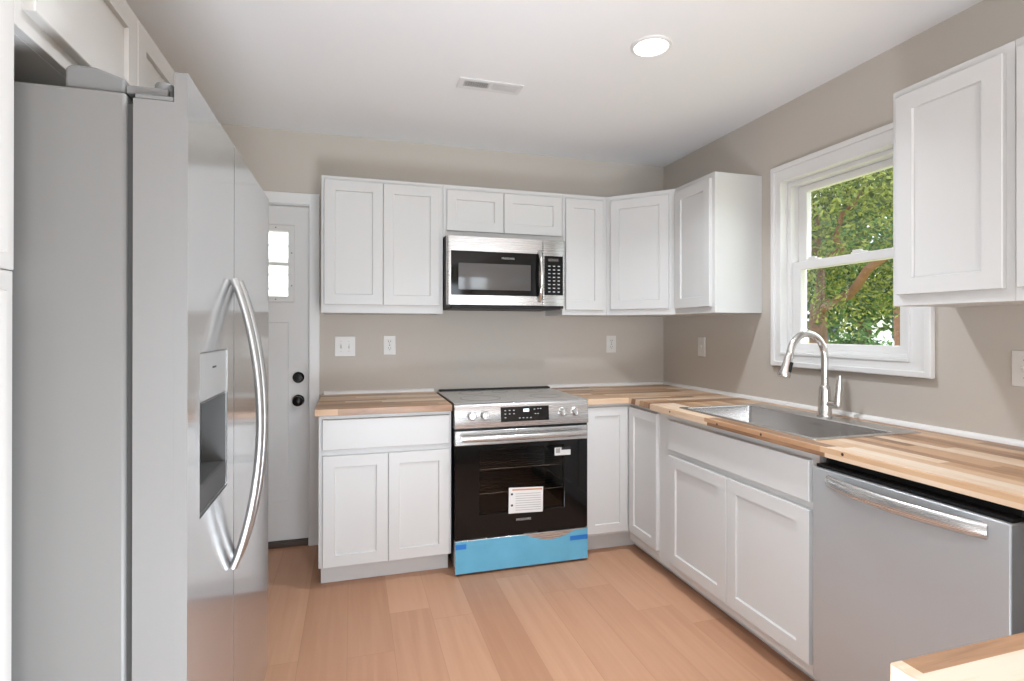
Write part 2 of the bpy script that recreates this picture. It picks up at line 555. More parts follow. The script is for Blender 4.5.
for zz in (1.55, 1.745):
    B().lathe((-2.512, 0.012, zz), (0, -1, 0), [(0.004, 0), (0.004, 0.002), (0.002, 0.003)], 10).build('screw_plug', M_fgrey, door)
for xx in (-2.6, -2.83):
    for zz in (1.468, 1.893):
        B().lathe((xx, 0.012, zz), (0, -1, 0), [(0.004, 0), (0.004, 0.002), (0.002, 0.003)], 10).build('screw_plug', M_fgrey, door)
B().lathe((-2.474, 0.024, 1.003), (0, -1, 0), [(0.033, 0), (0.033, 0.008), (0.026, 0.016), (0.022, 0.022), (0.0005, 0.023)]).build('deadbolt', M_bronze, door)
B().lathe((-2.474, 0.024, 0.866), (0, -1, 0), [(0.034, 0), (0.034, 0.006), (0.014, 0.014), (0.012, 0.03), (0.022, 0.036), (0.031, 0.048), (0.029, 0.060), (0.016, 0.067), (0.0005, 0.068)]).build('door_knob', M_bronze, door)
B().box(-2.417, -2.413, 0.015, 0.03, 0.82, 0.91).build('strike_plate', M_bronze, door)
B().box(DX0 + 0.016, DX1 - 0.016, 0.0, 0.11, 0.0, 0.03).build('threshold', M_sill, door, bev=0.004)

# ------------------------------------------------------------------ cabinets


def shaker(name, w0, w1, z0, z1, M, parent, y=0.0, t=0.019, stile=0.056, rec=0.009, mat=None):
    return B().rects(w0, w1, z0, z1, [(0, y), (0, y - t + 0.002), (0.002, y - t), (stile, y - t), (stile + 0.003, y - t + rec)], M).build(name, mat or M_cab, parent, smooth=False)


def slab(name, w0, w1, z0, z1, M, parent, y=0.0, t=0.019):
    return B().rects(w0, w1, z0, z1, [(0, y), (0, y - t + 0.0025), (0.0025, y - t)], M).build(name, M_cab, parent, smooth=False)


def frame_M(loc, rz):
    return Matrix.Translation(loc) @ Matrix.Rotation(rz, 4, 'Z')


def cabinet(name, label, cat, group, loc, rz, w, d, z0, z1, fronts, toe=0.0, bowl=None):
    """local x runs left to right as seen from the front, local -y is the front; loc is the back left corner"""
    o = thing(name, label, cat, (loc[0], loc[1], z0), rz, group)
    M = frame_M((loc[0], loc[1], 0), rz)
    b0 = z0 + toe
    fz = 0.019
    if bowl:        # open top where a sink bowl hangs
        B().grid([0, bowl[0], bowl[1], w], [-d + fz, bowl[2], bowl[3], 0], z1, b0, lambda u, v, c: M @ Vector((u, v, c)),
                 recess={(1, 1): 0.45}).build('carcass', M_cab, o)
    else:
        B().box(0, w, -d + fz, 0, b0, z1, M).build('carcass', M_cab, o, bev=0.001)
    # face frame with its own reveal
    B().box(0, w, -d, -d + fz, b0, z1, M).build('face_frame', M_cab, o, bev=0.0015)
    if toe:
        B().box(0.008, w - 0.004, -d + 0.075, -0.02, 0.0, b0 + 0.002, M).build('toe_kick', M_cab, o)
    for k, a, b, c, e in fronts:
        if k == 'door': shaker('door', a, b, c, e, M, o, -d)
        else: slab('drawer_front', a, b, c, e, M, o, -d)
    return o


CB, CT = 0.865, 0.898          # underside and top of the worktops
UB, UT = 1.382, 2.138          # wall cabinets
# along the back wall (front faces -y): loc = left end
cabinet('base_cabinet', 'white base cabinet with two doors between the back door and the stove', 'cabinet', 'white base cabinets',
        (-2.325, -0.001, 0), 0, 0.662, 0.609, 0, CB,
        [('drawer', 0.018, 0.652, 0.692, 0.842), ('door', 0.020, 0.334, 0.112, 0.662), ('door', 0.337, 0.652, 0.112, 0.662)], toe=0.106)
cabinet('wall_cabinet', 'tall white two-door wall cabinet left of the microwave, nearest the back door', 'cabinet', 'white wall cabinets',
        (-2.330, -0.001, 0), 0, 0.671, 0.305, UB, UT, [('door', 0.016, 0.329, 1.428, 2.113), ('door', 0.332, 0.652, 1.428, 2.113)])
cabinet('wall_cabinet', 'short white two-door cabinet directly above the microwave', 'cabinet', 'white wall cabinets',
        (-1.658, -0.001, 0), 0, 0.746, 0.305, 1.832, UT, [('door', 0.020, 0.362, 1.868, 2.108), ('door', 0.366, 0.737, 1.868, 2.108)])
cabinet('wall_cabinet', 'narrow white single-door wall cabinet just right of the microwave', 'cabinet', 'white wall cabinets',
        (-0.911, -0.001, 0), 0, 0.300, 0.305, UB, UT, [('door', 0.017, 0.272, 1.414, 2.108)])
# diagonal corner cabinet
o = thing('corner_wall_cabinet', 'white diagonal wall cabinet filling the far corner of the room', 'cabinet', (-0.30, -0.30, UB), 0, 'white wall cabinets')
B().prism([(-0.001, -0.001), (-0.610, -0.001), (-0.610, -0.305), (-0.305, -0.610), (-0.001, -0.610)], 'z', UB, UT).build('carcass', M_cab, o, bev=0.0015)
shaker('door', 0.034, 0.397, 1.418, 2.106, frame_M((-0.610, -0.305, 0), R(-45)), o, 0.0)
# along the right wall (front faces -x): loc = far end
cabinet('wall_cabinet', 'white single-door wall cabinet on the right wall between the corner and the window', 'cabinet', 'white wall cabinets',
        (-0.001, -0.611, 0), R(-90), 0.370, 0.305, UB, UT, [('door', 0.022, 0.348, 1.416, 2.108)])
cabinet('wall_cabinet', 'white single-door wall cabinet on the near side of the window', 'cabinet', 'white wall cabinets',
        (-0.001, -1.972, 0), R(-90), 0.372, 0.305, UB - 0.008, UT, [('door', 0.024, 0.350, 1.412, 2.108)])
cabinet('wall_cabinet', 'white wall cabinet at the right edge of the photo, beyond the one beside the window', 'cabinet', 'white wall cabinets',
        (-0.001, -2.345, 0), R(-90), 0.60, 0.305, UB - 0.008, UT, [('door', 0.012, 0.298, 1.412, 2.108), ('door', 0.302, 0.588, 1.412, 2.108)])
# corner base cabinet with a bi-fold pair of doors
o = thing('corner_base_cabinet', 'white L-shaped base cabinet in the corner right of the stove with two narrow doors', 'cabinet', (-0.30, -0.30, 0), 0, 'white base cabinets')
L0 = -0.893
B().prism([(-0.001, -0.001), (L0, -0.001), (L0, -0.61), (-0.61, -0.61), (-0.61, -0.930), (-0.001, -0.930)], 'z', 0.106, CB).build('carcass', M_cab, o, bev=0.0015)
B().prism([(-0.02, -0.02), (L0 + 0.004, -0.02), (L0 + 0.004, -0.535), (-0.535, -0.535), (-0.535, -0.930), (-0.02, -0.930)], 'z', 0, 0.108).build('toe_kick', M_cab, o)
B().box(-0.61, -0.59, -0.930, -0.612, 0.068, 0.1065).build('bottom_rail', M_cab, o, bev=0.001)
shaker('door', L0 + 0.004, -0.632, 0.125, 0.846, Matrix.Identity(4), o, -0.61, stile=0.05)
shaker('door', 0.004, 0.297, 0.125, 0.846, frame_M((0, -0.632, 0), R(-90)), o, -0.61, stile=0.05)
# sink base
cabinet('sink_base_cabinet', 'white base cabinet under the sink with a long false drawer front and two doors', 'cabinet', 'white base cabinets',
        (-0.001, -0.9305, 0), R(-90), 1.016, 0.609, 0, CB,
        [('drawer', 0.112, 0.988, 0.684, 0.832), ('door', 0.112, 0.548, 0.112, 0.656), ('door', 0.552, 0.988, 0.112, 0.656)], toe=0.068, bowl=(0.13, 1.0, -0.586, -0.02))
# peninsula base
cabinet('peninsula_base_cabinet', 'white base cabinet under the near peninsula worktop', 'cabinet', 'white base cabinets',
        (-0.10, -3.585, 0), R(180), 1.44, 0.60, 0, CB,
        [('door', 0.79, 1.10, 0.112, 0.84), ('door', 1.103, 1.42, 0.112, 0.84), ('door', 0.16, 0.47, 0.112, 0.84), ('door', 0.473, 0.78, 0.112, 0.84)], toe=0.106)
# pantry beside the fridge and the cabinet over it (front faces +x)
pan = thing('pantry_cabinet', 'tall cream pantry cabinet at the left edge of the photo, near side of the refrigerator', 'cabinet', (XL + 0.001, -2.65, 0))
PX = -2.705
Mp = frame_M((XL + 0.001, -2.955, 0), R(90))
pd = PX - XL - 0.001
B().box(0, 0.61, -pd, 0, 0.10, 1.384, Mp).build('lower_carcass', M_cream_dim, pan, bev=0.0015)
B().box(0, 0.61, -pd - 0.0015, 0, 1.3855, 2.11, Mp).build('upper_carcass', M_cream_dim, pan, bev=0.0015)
B().box(0, 0.61, -pd + 0.075, 0, 0, 0.1, Mp).build('toe_kick', M_cream_dim, pan)
shaker('door', 0.02, 0.558, 0.12, 1.35, Mp, pan, -pd, mat=M_cream_dim)
shaker('door', 0.02, 0.558, 1.41, 2.08, Mp, pan, -pd - 0.0015, mat=M_cream_dim)
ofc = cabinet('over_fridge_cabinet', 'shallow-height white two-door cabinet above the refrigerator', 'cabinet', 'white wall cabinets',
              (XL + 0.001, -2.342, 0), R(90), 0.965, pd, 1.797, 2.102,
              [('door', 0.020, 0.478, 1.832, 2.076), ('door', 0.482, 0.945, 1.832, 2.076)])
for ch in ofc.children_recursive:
    ch.data.materials[0] = M_cream_dim

# ------------------------------------------------------------------ worktops
wl = B().box(-2.342, -1.664, -0.648, -0.001, CB, CT).build('worktop', M_wood_x, None, bev=0.002)
tag(wl, 'short butcher block worktop left of the stove', 'worktop', 'butcher block worktops')
wc = B().prism([(-0.001, -0.001), (-0.893, -0.001), (-0.893, -0.648), (-0.636, -0.648), (-0.636, -0.912), (-0.001, -0.912)], 'z', CB, CT)
wc = wc.build('worktop', M_wood_x, None, bev=0.002)
tag(wc, 'butcher block worktop filling the far corner right of the stove', 'worktop', 'butcher block worktops')
SX0, SX1, SY0, SY1 = -0.602, -0.088, -1.918, -1.085      # sink rim
wr = thing('worktop', 'long butcher block worktop that holds the sink along the right wall', 'worktop', (-0.33, -1.9, CB), 0, 'butcher block worktops')
B().grid([-0.658, SX0 + 0.012, SX1 - 0.012, -0.001], [-2.954, SY0 + 0.012, SY1 - 0.012, -0.913], CT, CB, lambda u, v, c: Vector((u, v, c)), holes=[(1, 1)]).build('board', M_wood_y, wr, bev=0.002)
for yk, zk in ((-1.10, 0.884), (-1.46, 0.882), (-2.08, 0.889), (-1.72, 0.886)):
    B().lathe((-0.6578, yk, zk), (-1, 0, 0), [(0.0055, 0), (0.0052, 0.0003), (0.003, 0.0005)], 10).build('knot', M_knot, wr, label='dark knot in the front edge')
wp = B().box(-1.561, -0.001, -3.60, -2.9555, CB, CT).build('worktop', M_wood_x, None, bev=0.002)
tag(wp, 'butcher block peninsula worktop in the near right corner of the photo', 'worktop', 'butcher block worktops')
# white quarter-round trim where the worktops meet the walls


def quarter(axis, a0, a1, s=0.019):
    arc = [(0, 0)] + [(-s * math.cos(t), s * math.sin(t)) for t in [k * math.pi / 12 for k in range(7)]]
    pts = [(p[0], CT + p[1]) for p in arc]
    return B().prism(pts, axis, a0, a1)


struct(quarter('x', -2.330, -1.668).build('trim_1', M_trim))
struct(quarter('x', -0.893, -0.001).build('trim_2', M_trim))
struct(quarter('y', -3.6, -0.019).build('trim_3', M_trim))

# ------------------------------------------------------------------ sink and faucet
sk = thing('sink', 'stainless steel single-bowl drop-in sink set in the worktop below the window', 'sink', (-0.35, -1.5, CT))
bx0, bx1, by0, by1 = SX0 + 0.028, -0.195, SY0 + 0.028, SY1 - 0.028


def rrect(x0, x1, y0, y1, r, z, n=6):
    pts = []
    for cx, cy, a in ((x1 - r, y1 - r, 0), (x0 + r, y1 - r, 90), (x0 + r, y0 + r, 180), (x1 - r, y0 + r, 270)):
        for k in range(n + 1):
            t = R(a + 90 * k / n)
            pts.append(Vector((cx + r * math.cos(t), cy + r * math.sin(t), z)))
    return pts


zr = CT + 0.004
b = B()
b.loops([rrect(SX0, SX1, SY0, SY1, 0.012, CT + 0.0003), rrect(SX0 + 0.002, SX1 - 0.002, SY0 + 0.002, SY1 - 0.002, 0.012, zr),
         rrect(bx0 - 0.004, bx1 + 0.004, by0 - 0.004, by1 + 0.004, 0.018, zr),
         rrect(bx0, bx1, by0, by1, 0.016, zr - 0.004), rrect(bx0 + 0.004, bx1 - 0.004, by0 + 0.004, by1 - 0.004, 0.016, zr - 0.20),
         rrect(bx0 + 0.02, bx1 - 0.02, by0 + 0.02, by1 - 0.02, 0.016, zr - 0.222)], cap=False)
b.bm.verts.ensure_lookup_table()
n = len(rrect(0, 1, 0, 1, .1, 0))
b.bm.faces.new([b.bm.verts[i] for i in range(5 * n, 6 * n)])
so = b.build('basin', M_sink, sk)
m = so.modifiers.new('sheet', 'SOLIDIFY')
m.thickness = 0.0012
m.offset = -1
B().lathe((-0.385, -1.5, zr - 0.222), (0, 0, 1), [(0.056, 0), (0.056, 0.003), (0.045, 0.004), (0.035, -0.0), (0.01, 0.001)]).build('drain', M_chrome, sk)
B().box(-0.192 - 0.0045, -0.1995, -1.56, -1.495, zr - 0.034, zr - 0.024).build('maker_badge', M_chrome, sk, label='small bright badge on the back wall of the bowl')

fc = thing('faucet', 'brushed nickel gooseneck pull-down kitchen faucet behind the sink', 'faucet', (-0.125, -1.503, zr))
fx, fy = -0.118, -1.503
B().lathe((fx, fy, zr), (0, 0, 1), [(0.031, 0), (0.031, 0.005), (0.0285, 0.009), (0.027, 0.05), (0.0235, 0.115), (0.0215, 0.132), (0.0175, 0.138), (0.010, 0.139)]).build('body', M_nickel, fc)
pts = [(fx, fy, zr + 0.13), (fx, fy, 1.10), (fx, fy, 1.165)]
ra = 0.098
for k in range(1, 13):
    t = math.pi * k / 12.6
    pts.append((fx - ra + ra * math.cos(t), fy, 1.165 + 0.108 * math.sin(t)))
B().tube(pts, 0.0152, 16).build('neck', M_nickel, fc)
e = Vector(pts[-1])
dirn = (e - Vector(pts[-2])).normalized()
dirn = (dirn + Vector((-0.16, 0, -0.25))).normalized()
B().tube([e - dirn * 0.004, e + dirn * 0.008, e + dirn * 0.012, e + dirn * 0.06, e + dirn * 0.095, e + dirn * 0.104], [0.0155, 0.016, 0.0175, 0.0195, 0.0265, 0.0255], 18).build('spray_head', M_nickel, fc)
q = e + dirn * 0.058 + Vector((0.004, -0.0195, 0))
B().tube([q - dirn * 0.022, q + dirn * 0.022], [0.007, 0.0085], 10).build('spray_button', M_black, fc)
B().tube([(fx, fy, 0.958), (fx + 0.002, fy - 0.055, 0.958), (fx + 0.002, fy - 0.074, 0.958)], [0.016, 0.016, 0.015], 14).build('handle_hub', M_nickel, fc)
B().tube([(fx + 0.002, fy - 0.064, 0.955), (fx + 0.004, fy - 0.065, 0.985), (fx + 0.008, fy - 0.066, 1.04), (fx + 0.012, fy - 0.067, 1.088)], [0.0165, 0.0165, 0.014, 0.010], 14).build('lever', M_nickel, fc)

# ------------------------------------------------------------------ stove (slide-in range)
RX0, RX1 = -1.654, -0.898
st = thing('stove', 'stainless slide-in electric stove with blue film on its bottom drawer', 'stove', ((RX0 + RX1) / 2, -0.33, 0))
fr = lambda u, v, c: Vector((u, c, v))
OB = -0.622   # front of the body
ox0, ox1, oz0, oz1 = -1.520, -1.040, 0.31, 0.655        # window in the door
# body: a shell with the oven cavity
cvx0, cvx1, cvz0, cvz1 = -1.60, -0.965, 0.26, 0.68
B().grid([RX0 + 0.004, cvx0, cvx1, RX1 - 0.004], [0.035, cvz0, cvz1, 0.893], OB, -0.03, fr, recess={(1, 1): -0.14}).build('body', M_black, st)
B().grid([cvx0 + 0.0015, cvx0 + 0.006, cvx1 - 0.006, cvx1 - 0.0015], [cvz0 + 0.0015, cvz0 + 0.006, cvz1 - 0.006, cvz1 - 0.0015], OB + 0.004, -0.143, fr,
         recess={(1, 1): -0.150}).build('oven_liner', M_oven, st)
for rz_ in (0.405, 0.535):
    bb = B()
    for yy in [-0.60 + 0.05 * k for k in range(9)]:
        bb.tube([(cvx0 + 0.01, yy, rz_), (cvx1 - 0.01, yy, rz_)], 0.0022, 6)
    for xx in (cvx0 + 0.012, (cvx0 + cvx1) / 2, cvx1 - 0.012):
        bb.tube([(xx, -0.605, rz_ - 0.003), (xx, -0.19, rz_ - 0.003)], 0.003, 6)
    bb.tube([(cvx0 + 0.01, -0.606, rz_), (cvx1 - 0.01, -0.606, rz_)], 0.004, 8)
    bb.build('oven_rack', M_chrome, st)
# door
DF = -0.662
B().grid([RX0 + 0.002, ox0, ox1, RX1 - 0.002], [0.188, oz0, oz1, 0.679], DF + 0.004, OB - 0.002, fr, holes=[(1, 1)]).build('oven_door', M_bglass, st, bev=0.002)
B().box(ox0 + 0.001, ox1 - 0.001, DF + 0.0045, DF + 0.012, oz0 + 0.001, oz1 - 0.001).build('door_window', M_ovenglass, st)
B().box(RX0 + 0.002, RX1 - 0.002, DF, OB - 0.002, 0.6805, 0.757).build('door_rail', M_steel, st, bev=0.003)
# handle: wide bar standing on two posts, slightly bowed
hp = []
for k in range(13):
    t = k / 12
    hp.append((RX0 + 0.028 + t * (RX1 - RX0 - 0.056), DF - 0.034 - 0.012 * math.sin(math.pi * t), 0.722))
hb = B().tube(hp, 0.0165, 14, flat=1.0)
for sx in (RX0 + 0.045, RX1 - 0.045):
    hb.tube([(sx, DF + 0.002, 0.722), (sx, DF - 0.034, 0.722)], 0.011, 12)
hb.build('door_handle', M_steel, st)
# control panel
B().prism([(-0.60, 0.768), (-0.665, 0.770), (-0.668, 0.775), (-0.656, 0.884), (-0.650, 0.894), (-0.636, 0.900), (-0.60, 0.900)], 'x', RX0, RX1).build('control_panel', M_steel, st, bev=0.0015)
B().box(RX0 + 0.004, RX1 - 0.004, -0.655, OB, 0.757, 0.769).build('panel_gap', M_black, st)
Mpan = Matrix.Translation((0, -0.6622, 0.829)) @ Matrix.Rotation(math.atan2(0.012, 0.109) * -1, 4, 'X')


def panel_rect(x0, x1, z0, z1, d0, d1, bb):
    bb.box(x0, x1, -d1, -d0, z0 - 0.829, z1 - 0.829, Mpan)


bb = B()
panel_rect(-1.405, -1.132, 0.797, 0.875, 0.0, 0.0022, bb)
disp = bb.build('display_panel', M_bglass, st, bev=0.0008)
bb = B()
panel_rect(-1.279, -1.246, 0.846, 0.862, 0.0023, 0.0026, bb)
bb.build('lit_clock', M_lit, disp)
for (kx, kz) in [(-1.38 + 0.024 * i, 0.856 - 0.018 * j) for i in range(3) for j in range(2)] + [(-1.38, 0.818)] + [(-1.30 + 0.021 * i, 0.814) for i in range(4)] + [(-1.215, 0.858), (-1.195, 0.86), (-1.18, 0.86), (-1.21, 0.834), (-1.195, 0.834)]:
    bb = B()
    panel_rect(kx - 0.0045, kx + 0.0045, kz - 0.002, kz + 0.002, 0.0022, 0.0025, bb)
    bb.build('touch_key', M_legend, disp)
for kx in (-1.563, -1.492, -1.050, -0.975):
    c = Mpan @ Vector((kx, -0.0, 0.006))
    ax = Mpan.to_3x3() @ Vector((0, -1, 0))
    kn = B().lathe(c, ax, [(0.0265, 0.0005), (0.0265, 0.004), (0.0225, 0.0065), (0.0205, 0.026), (0.0185, 0.029), (0.0005, 0.0292)], 24).build('knob', M_steel, st)
    B().box(-0.0035, 0.0035, -0.034, -0.028, -0.019, 0.019, Matrix.Translation(c) @ Mpan.to_3x3().to_4x4()).build('knob_grip', M_chrome, kn, bev=0.0015)
# cooktop
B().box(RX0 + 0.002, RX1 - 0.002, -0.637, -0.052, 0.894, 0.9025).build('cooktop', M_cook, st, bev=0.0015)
B().box(RX0 + 0.016, RX1 + 0.002, -0.051, -0.004, 0.893, 0.909).build('rear_trim', M_black, st, bev=0.003)
for (ex, ey, er) in ((-1.47, -0.46, 0.115), (-1.08, -0.46, 0.09), (-1.47, -0.2, 0.075), (-1.08, -0.2, 0.075), (-1.28, -0.18, 0.05)):
    bb = B()
    bb.loops([[Vector((ex + r * math.cos(k * math.pi / 24), ey + r * math.sin(k * math.pi / 24), z)) for k in range(48)]
              for r, z in ((er, 0.9025), (er, 0.9029), (er - 0.002, 0.9029), (er - 0.002, 0.9025))], cap=False)
    bb.build('burner_ring', M_fdark, st)
# drawer with its protective film
B().box(RX0 + 0.002, RX1 - 0.002, DF - 0.002, OB - 0.002, 0.012, 0.184).build('drawer', M_steel, st, bev=0.003)
film = [(RX0 + 0.004, 0.014), (RX1 - 0.004, 0.014), (RX1 - 0.004, 0.18)]
film += [(-0.965, 0.178), (-1.0, 0.172), (-1.03, 0.158), (-1.06, 0.150), (-1.10, 0.142), (-1.14, 0.143), (-1.18, 0.150), (-1.22, 0.160), (-1.25, 0.172), (-1.275, 0.182)]
film += [(RX0 + 0.004, 0.182)]
B().prism(film, 'y', DF - 0.0032, DF - 0.0022).build('protective_film', M_film, st, label='light blue protective film peeling at its top edge')
for (a, b_, c, d) in ((RX0 + 0.005, -1.592, 0.142, 0.168), (-1.008, RX1 - 0.004, 0.122, 0.148)):
    B().box(a, b_, DF - 0.0042, DF - 0.0033, c, d).build('tape_strip', M_tape, st, label='strip of darker blue tape')
for fx_ in (RX0 + 0.05, RX1 - 0.05):
    for fy_ in (-0.61, -0.1):
        B().lathe((fx_, fy_, 0), (0, 0, 1), [(0.02, 0), (0.02, 0.012), (0.01, 0.014), (0.01, 0.04)], 14).build('foot', M_plate, st)
# paper sheet and sticker on the oven glass
pz = DF + 0.003
sh = B().prism([(-1.361, 0.303), (-1.166, 0.297), (-1.164, 0.433), (-1.359, 0.441)], 'y', pz - 0.0008, pz + 0.0002).build('paper_sheet', M_paper, st, label='white sheet of paper with two black dots and lines of print')
B().prism([(-1.340, 0.424), (-1.170, 0.4175), (-1.170, 0.4255), (-1.340, 0.432)], 'y', pz - 0.0012, pz - 0.0008).build('heading_line', M_orange, sh)
for zz in (0.405, 0.345):
    B().lathe((-1.342, pz - 0.0008, zz), (0, -1, 0), [(0.0065, 0), (0.006, 0.0005)], 12).build('dot', M_inkb, sh)
for k in range(8):
    z_ = 0.404 - 0.0125 * k
    B().prism([(-1.322, z_), (-1.178, z_ - 0.005), (-1.178, z_ - 0.0023), (-1.322, z_ + 0.0027)], 'y', pz - 0.0011, pz - 0.0008).build('print_line', M_ink, sh)
sl = B().box(-1.097, -1.003, pz - 0.0008, pz + 0.0002, 0.597, 0.640).build('sticker', M_paper, st, label='small white sticker with black print')
B().box(-1.090, -1.065, pz - 0.0011, pz - 0.0008, 0.610, 0.636).build('sticker_mark', M_ink, sl)
B().box(-1.057, -1.003, pz - 0.0011, pz - 0.0008, 0.626, 0.640).build('sticker_bar', M_inkb, sl)
RXm = Matrix.Rotation(R(90), 4, 'X')
text_part('brand_lettering', 'FRIGIDAIRE', 0.0165, Matrix.Translation((-1.276, DF + 0.0036, 0.265)) @ RXm, M_legend, st)

# ------------------------------------------------------------------ microwave
mwx0, mwx1, mwz0, mwz1 = -1.653, -0.926, 1.432, 1.828
mv = thing('microwave', 'stainless over-the-range microwave mounted above the stove', 'microwave', ((mwx0 + mwx1) / 2, -0.2, mwz0))
B().box(mwx0, mwx1, -0.365, -0.003, mwz0 - 0.014, mwz1 + 0.002).build('body', M_fdark, mv, bev=0.003)
split = -1.073
B().prism([(mwx0 + 0.002, -0.366), (mwx0 + 0.002, -0.384), (mwx0 + 0.008, -0.395), (mwx0 + 0.022, -0.400), (split - 0.0015, -0.400), (split - 0.0015, -0.366)], 'z', mwz0, mwz1).build('door', M_steel, mv, bev=0.002)
B().prism([(split + 0.0015, -0.366), (split + 0.0015, -0.400), (mwx1 - 0.012, -0.400), (mwx1 - 0.004, -0.396), (mwx1, -0.386), (mwx1, -0.366)], 'z', mwz0, mwz1).build('control_side', M_steel, mv, bev=0.002)
wd = B().rects(-1.628, -1.098, 1.488, 1.742, [(0, -0.4), (0, -0.4022), (0.001, -0.403)]).build('door_glass', M_bglass, mv)
B().rects(-1.585, -1.150, 1.520, 1.672, [(0, -0.403), (0, -0.4033), (0.0005, -0.4035)]).build('screen_mesh', M_screen, wd)
text_part('brand_lettering', 'FRIGIDAIRE', 0.0155, Matrix.Translation((-1.290, -0.4032, 1.706)) @ RXm, M_legend, wd)
hp = [(-1.098 + 0.004, -0.402, 1.752), (-1.098 + 0.004, -0.425, 1.744)]
hp = []
for k in range(13):
    t = k / 12
    hp.append((-1.096, -0.401 - 0.042 * math.sin(math.pi * t) ** 0.55, 1.462 + t * 0.295))
B().tube(hp, [0.013] * 13, 12, flat=1.0).build('handle', M_chrome, mv)
kp = B().rects(-1.064, -0.945, 1.497, 1.732, [(0, -0.4), (0, -0.4022), (0.001, -0.403)]).build('keypad', M_bglass, mv)
B().box(-1.040, -0.975, -0.4034, -0.403, 1.700, 1.716).build('clock_window', M_screen, kp)
for i in range(3):
    for j in range(8):
        B().box(-1.040 + i * 0.030, -1.026 + i * 0.030, -0.4034, -0.403, 1.668 - j * 0.022, 1.674 - j * 0.022).build('key', M_legend, kp)
B().box(mwx0 + 0.03, mwx1 - 0.03, -0.392, -0.03, mwz0 - 0.020, mwz0 - 0.001).build('underside_vent', M_black, mv, bev=0.002)

# ------------------------------------------------------------------ dishwasher
dy0, dy1 = -2.538, -1.957
dw = thing('dishwasher', 'stainless dishwasher with a bowed bar handle under the right-hand worktop', 'dishwasher', (-0.33, (dy0 + dy1) / 2, 0))
B().box(-0.598, -0.03, dy0 + 0.006, dy1 - 0.004, 0.10, 0.855).build('tub', M_black, dw, bev=0.003)
B().box(-0.60, -0.56, dy0 + 0.006, dy1 - 0.004, 0.0, 0.10).build('kick_plate', M_black, dw)
B().box(-0.652, -0.600, dy0, dy1, 0.102, 0.822).build('door', M_dwdoor, dw, bev=0.004)
B().box(-0.638, -0.600, dy0 + 0.004, dy1 - 0.004, 0.8225, 0.832).build('control_strip', M_black, dw)
hp, rr = [], []
for k in range(17):
    t = k / 16
    hp.append((-0.646 - 0.040 * math.sin(math.pi * t) ** 0.7, dy1 - 0.062 - t * (dy1 - dy0 - 0.115), 0.787))
    rr.append(0.014)
B().tube(hp, rr, 16, flat=1.6).build('handle', M_steel, dw)
for fy_ in (dy0 + 0.06, dy1 - 0.06):
    B().lathe((-0.3, fy_, 0), (0, 0, 1), [(0.018, 0), (0.018, 0.012), (0.008, 0.014), (0.008, 0.105)], 12).build('foot', M_black, dw)

# ------------------------------------------------------------------ refrigerator
FX, FN, FF = -2.452, -2.332, -1.345      # front plane, near side, far side
rf = thing('refrigerator', 'tall stainless side-by-side refrigerator with bowed handles and an ice dispenser', 'refrigerator', (-2.85, (FN + FF) / 2, 0))
DB = FX - 0.086
B().box(-3.25, DB - 0.012, FN + 0.004, FF - 0.004, 0.03, 1.708).build('case', M_fside, rf, bev=0.006)
B().box(DB - 0.013, DB - 0.001, FN + 0.012, FF - 0.012, 0.11, 1.69).build('door_gasket', M_fdark, rf)
B().box(DB - 0.10, DB - 0.014, FN + 0.02, FF - 0.02, 0.0, 0.085).build('base_grille', M_fdark, rf, bev=0.004)
SPL = -1.932
ff = lambda u, v, c: Vector((c, u, v))
ds = dict(y0=-2.249, y1=-2.006, z0=0.915, z1=1.242)
# freezer door with the dispenser niche
B().grid([FN, ds['y0'], ds['y1'], SPL - 0.003], [0.09, ds['z0'], ds['z1'], 1.752], FX, FX - 0.022, ff, holes=[(1, 1)]).build('freezer_door', M_fridge, rf)
B().grid([FN, ds['y0'], ds['y1'], SPL - 0.003], [0.09, ds['z0'], ds['z1'], 1.698], FX - 0.02205, DB, ff, recess={(1, 1): FX - 0.062}).build('door_back', M_fedge, rf)
B().box(DB, FX - 0.02205, SPL + 0.003, FF, 0.09, 1.698).build('door_back', M_fedge, rf)
B().grid([SPL + 0.003, FF], [0.09, 1.752], FX, FX - 0.022, ff).build('fridge_door', M_fridge, rf)
for dn in ('freezer_door', 'fridge_door'):
    me = bpy.data.objects[dn].data
    me.materials.append(M_fedge)
    for pl in me.polygons:
        if abs(pl.normal.y) > 0.9 and (abs(pl.center.y + rf.location.y - FN) < 0.01 or abs(pl.center.y + rf.location.y - FF) < 0.01):
            pl.material_index = 1
for a, b_ in ((FN, SPL - 0.003), (SPL + 0.003, FF)):
    B().box(DB + 0.002, FX - 0.023, a + 0.001, b_ - 0.001, 1.6985, 1.708).build('door_cap', M_fgrey, rf, bev=0.002)
# hinges on the case top and door caps
for yy, sgn in ((FN, 1), (FF, -1)):
    ya, yb = sorted((yy + sgn * 0.012, yy + sgn * 0.10))
    B().prism([(-2.645, 1.708), (DB - 0.016, 1.708), (DB - 0.016, 1.735), (-2.60, 1.750), (-2.637, 1.750), (-2.645, 1.743)], 'y', ya, yb).build('hinge_cover', M_fgrey, rf, bev=0.005, seg=3)
    ya, yb = sorted((yy + sgn * 0.010, yy + sgn * 0.05))
    B().box(DB - 0.014, FX - 0.034, ya, yb, 1.709, 1.724).build('hinge_arm', M_fgrey, rf, bev=0.002)
    B().lathe((FX - 0.045, yy + sgn * 0.030, 1.709), (0, 0, 1), [(0.016, 0), (0.016, 0.026), (0.014, 0.029), (0.002, 0.0295)], 20).build('hinge_pin', M_fgrey, rf)
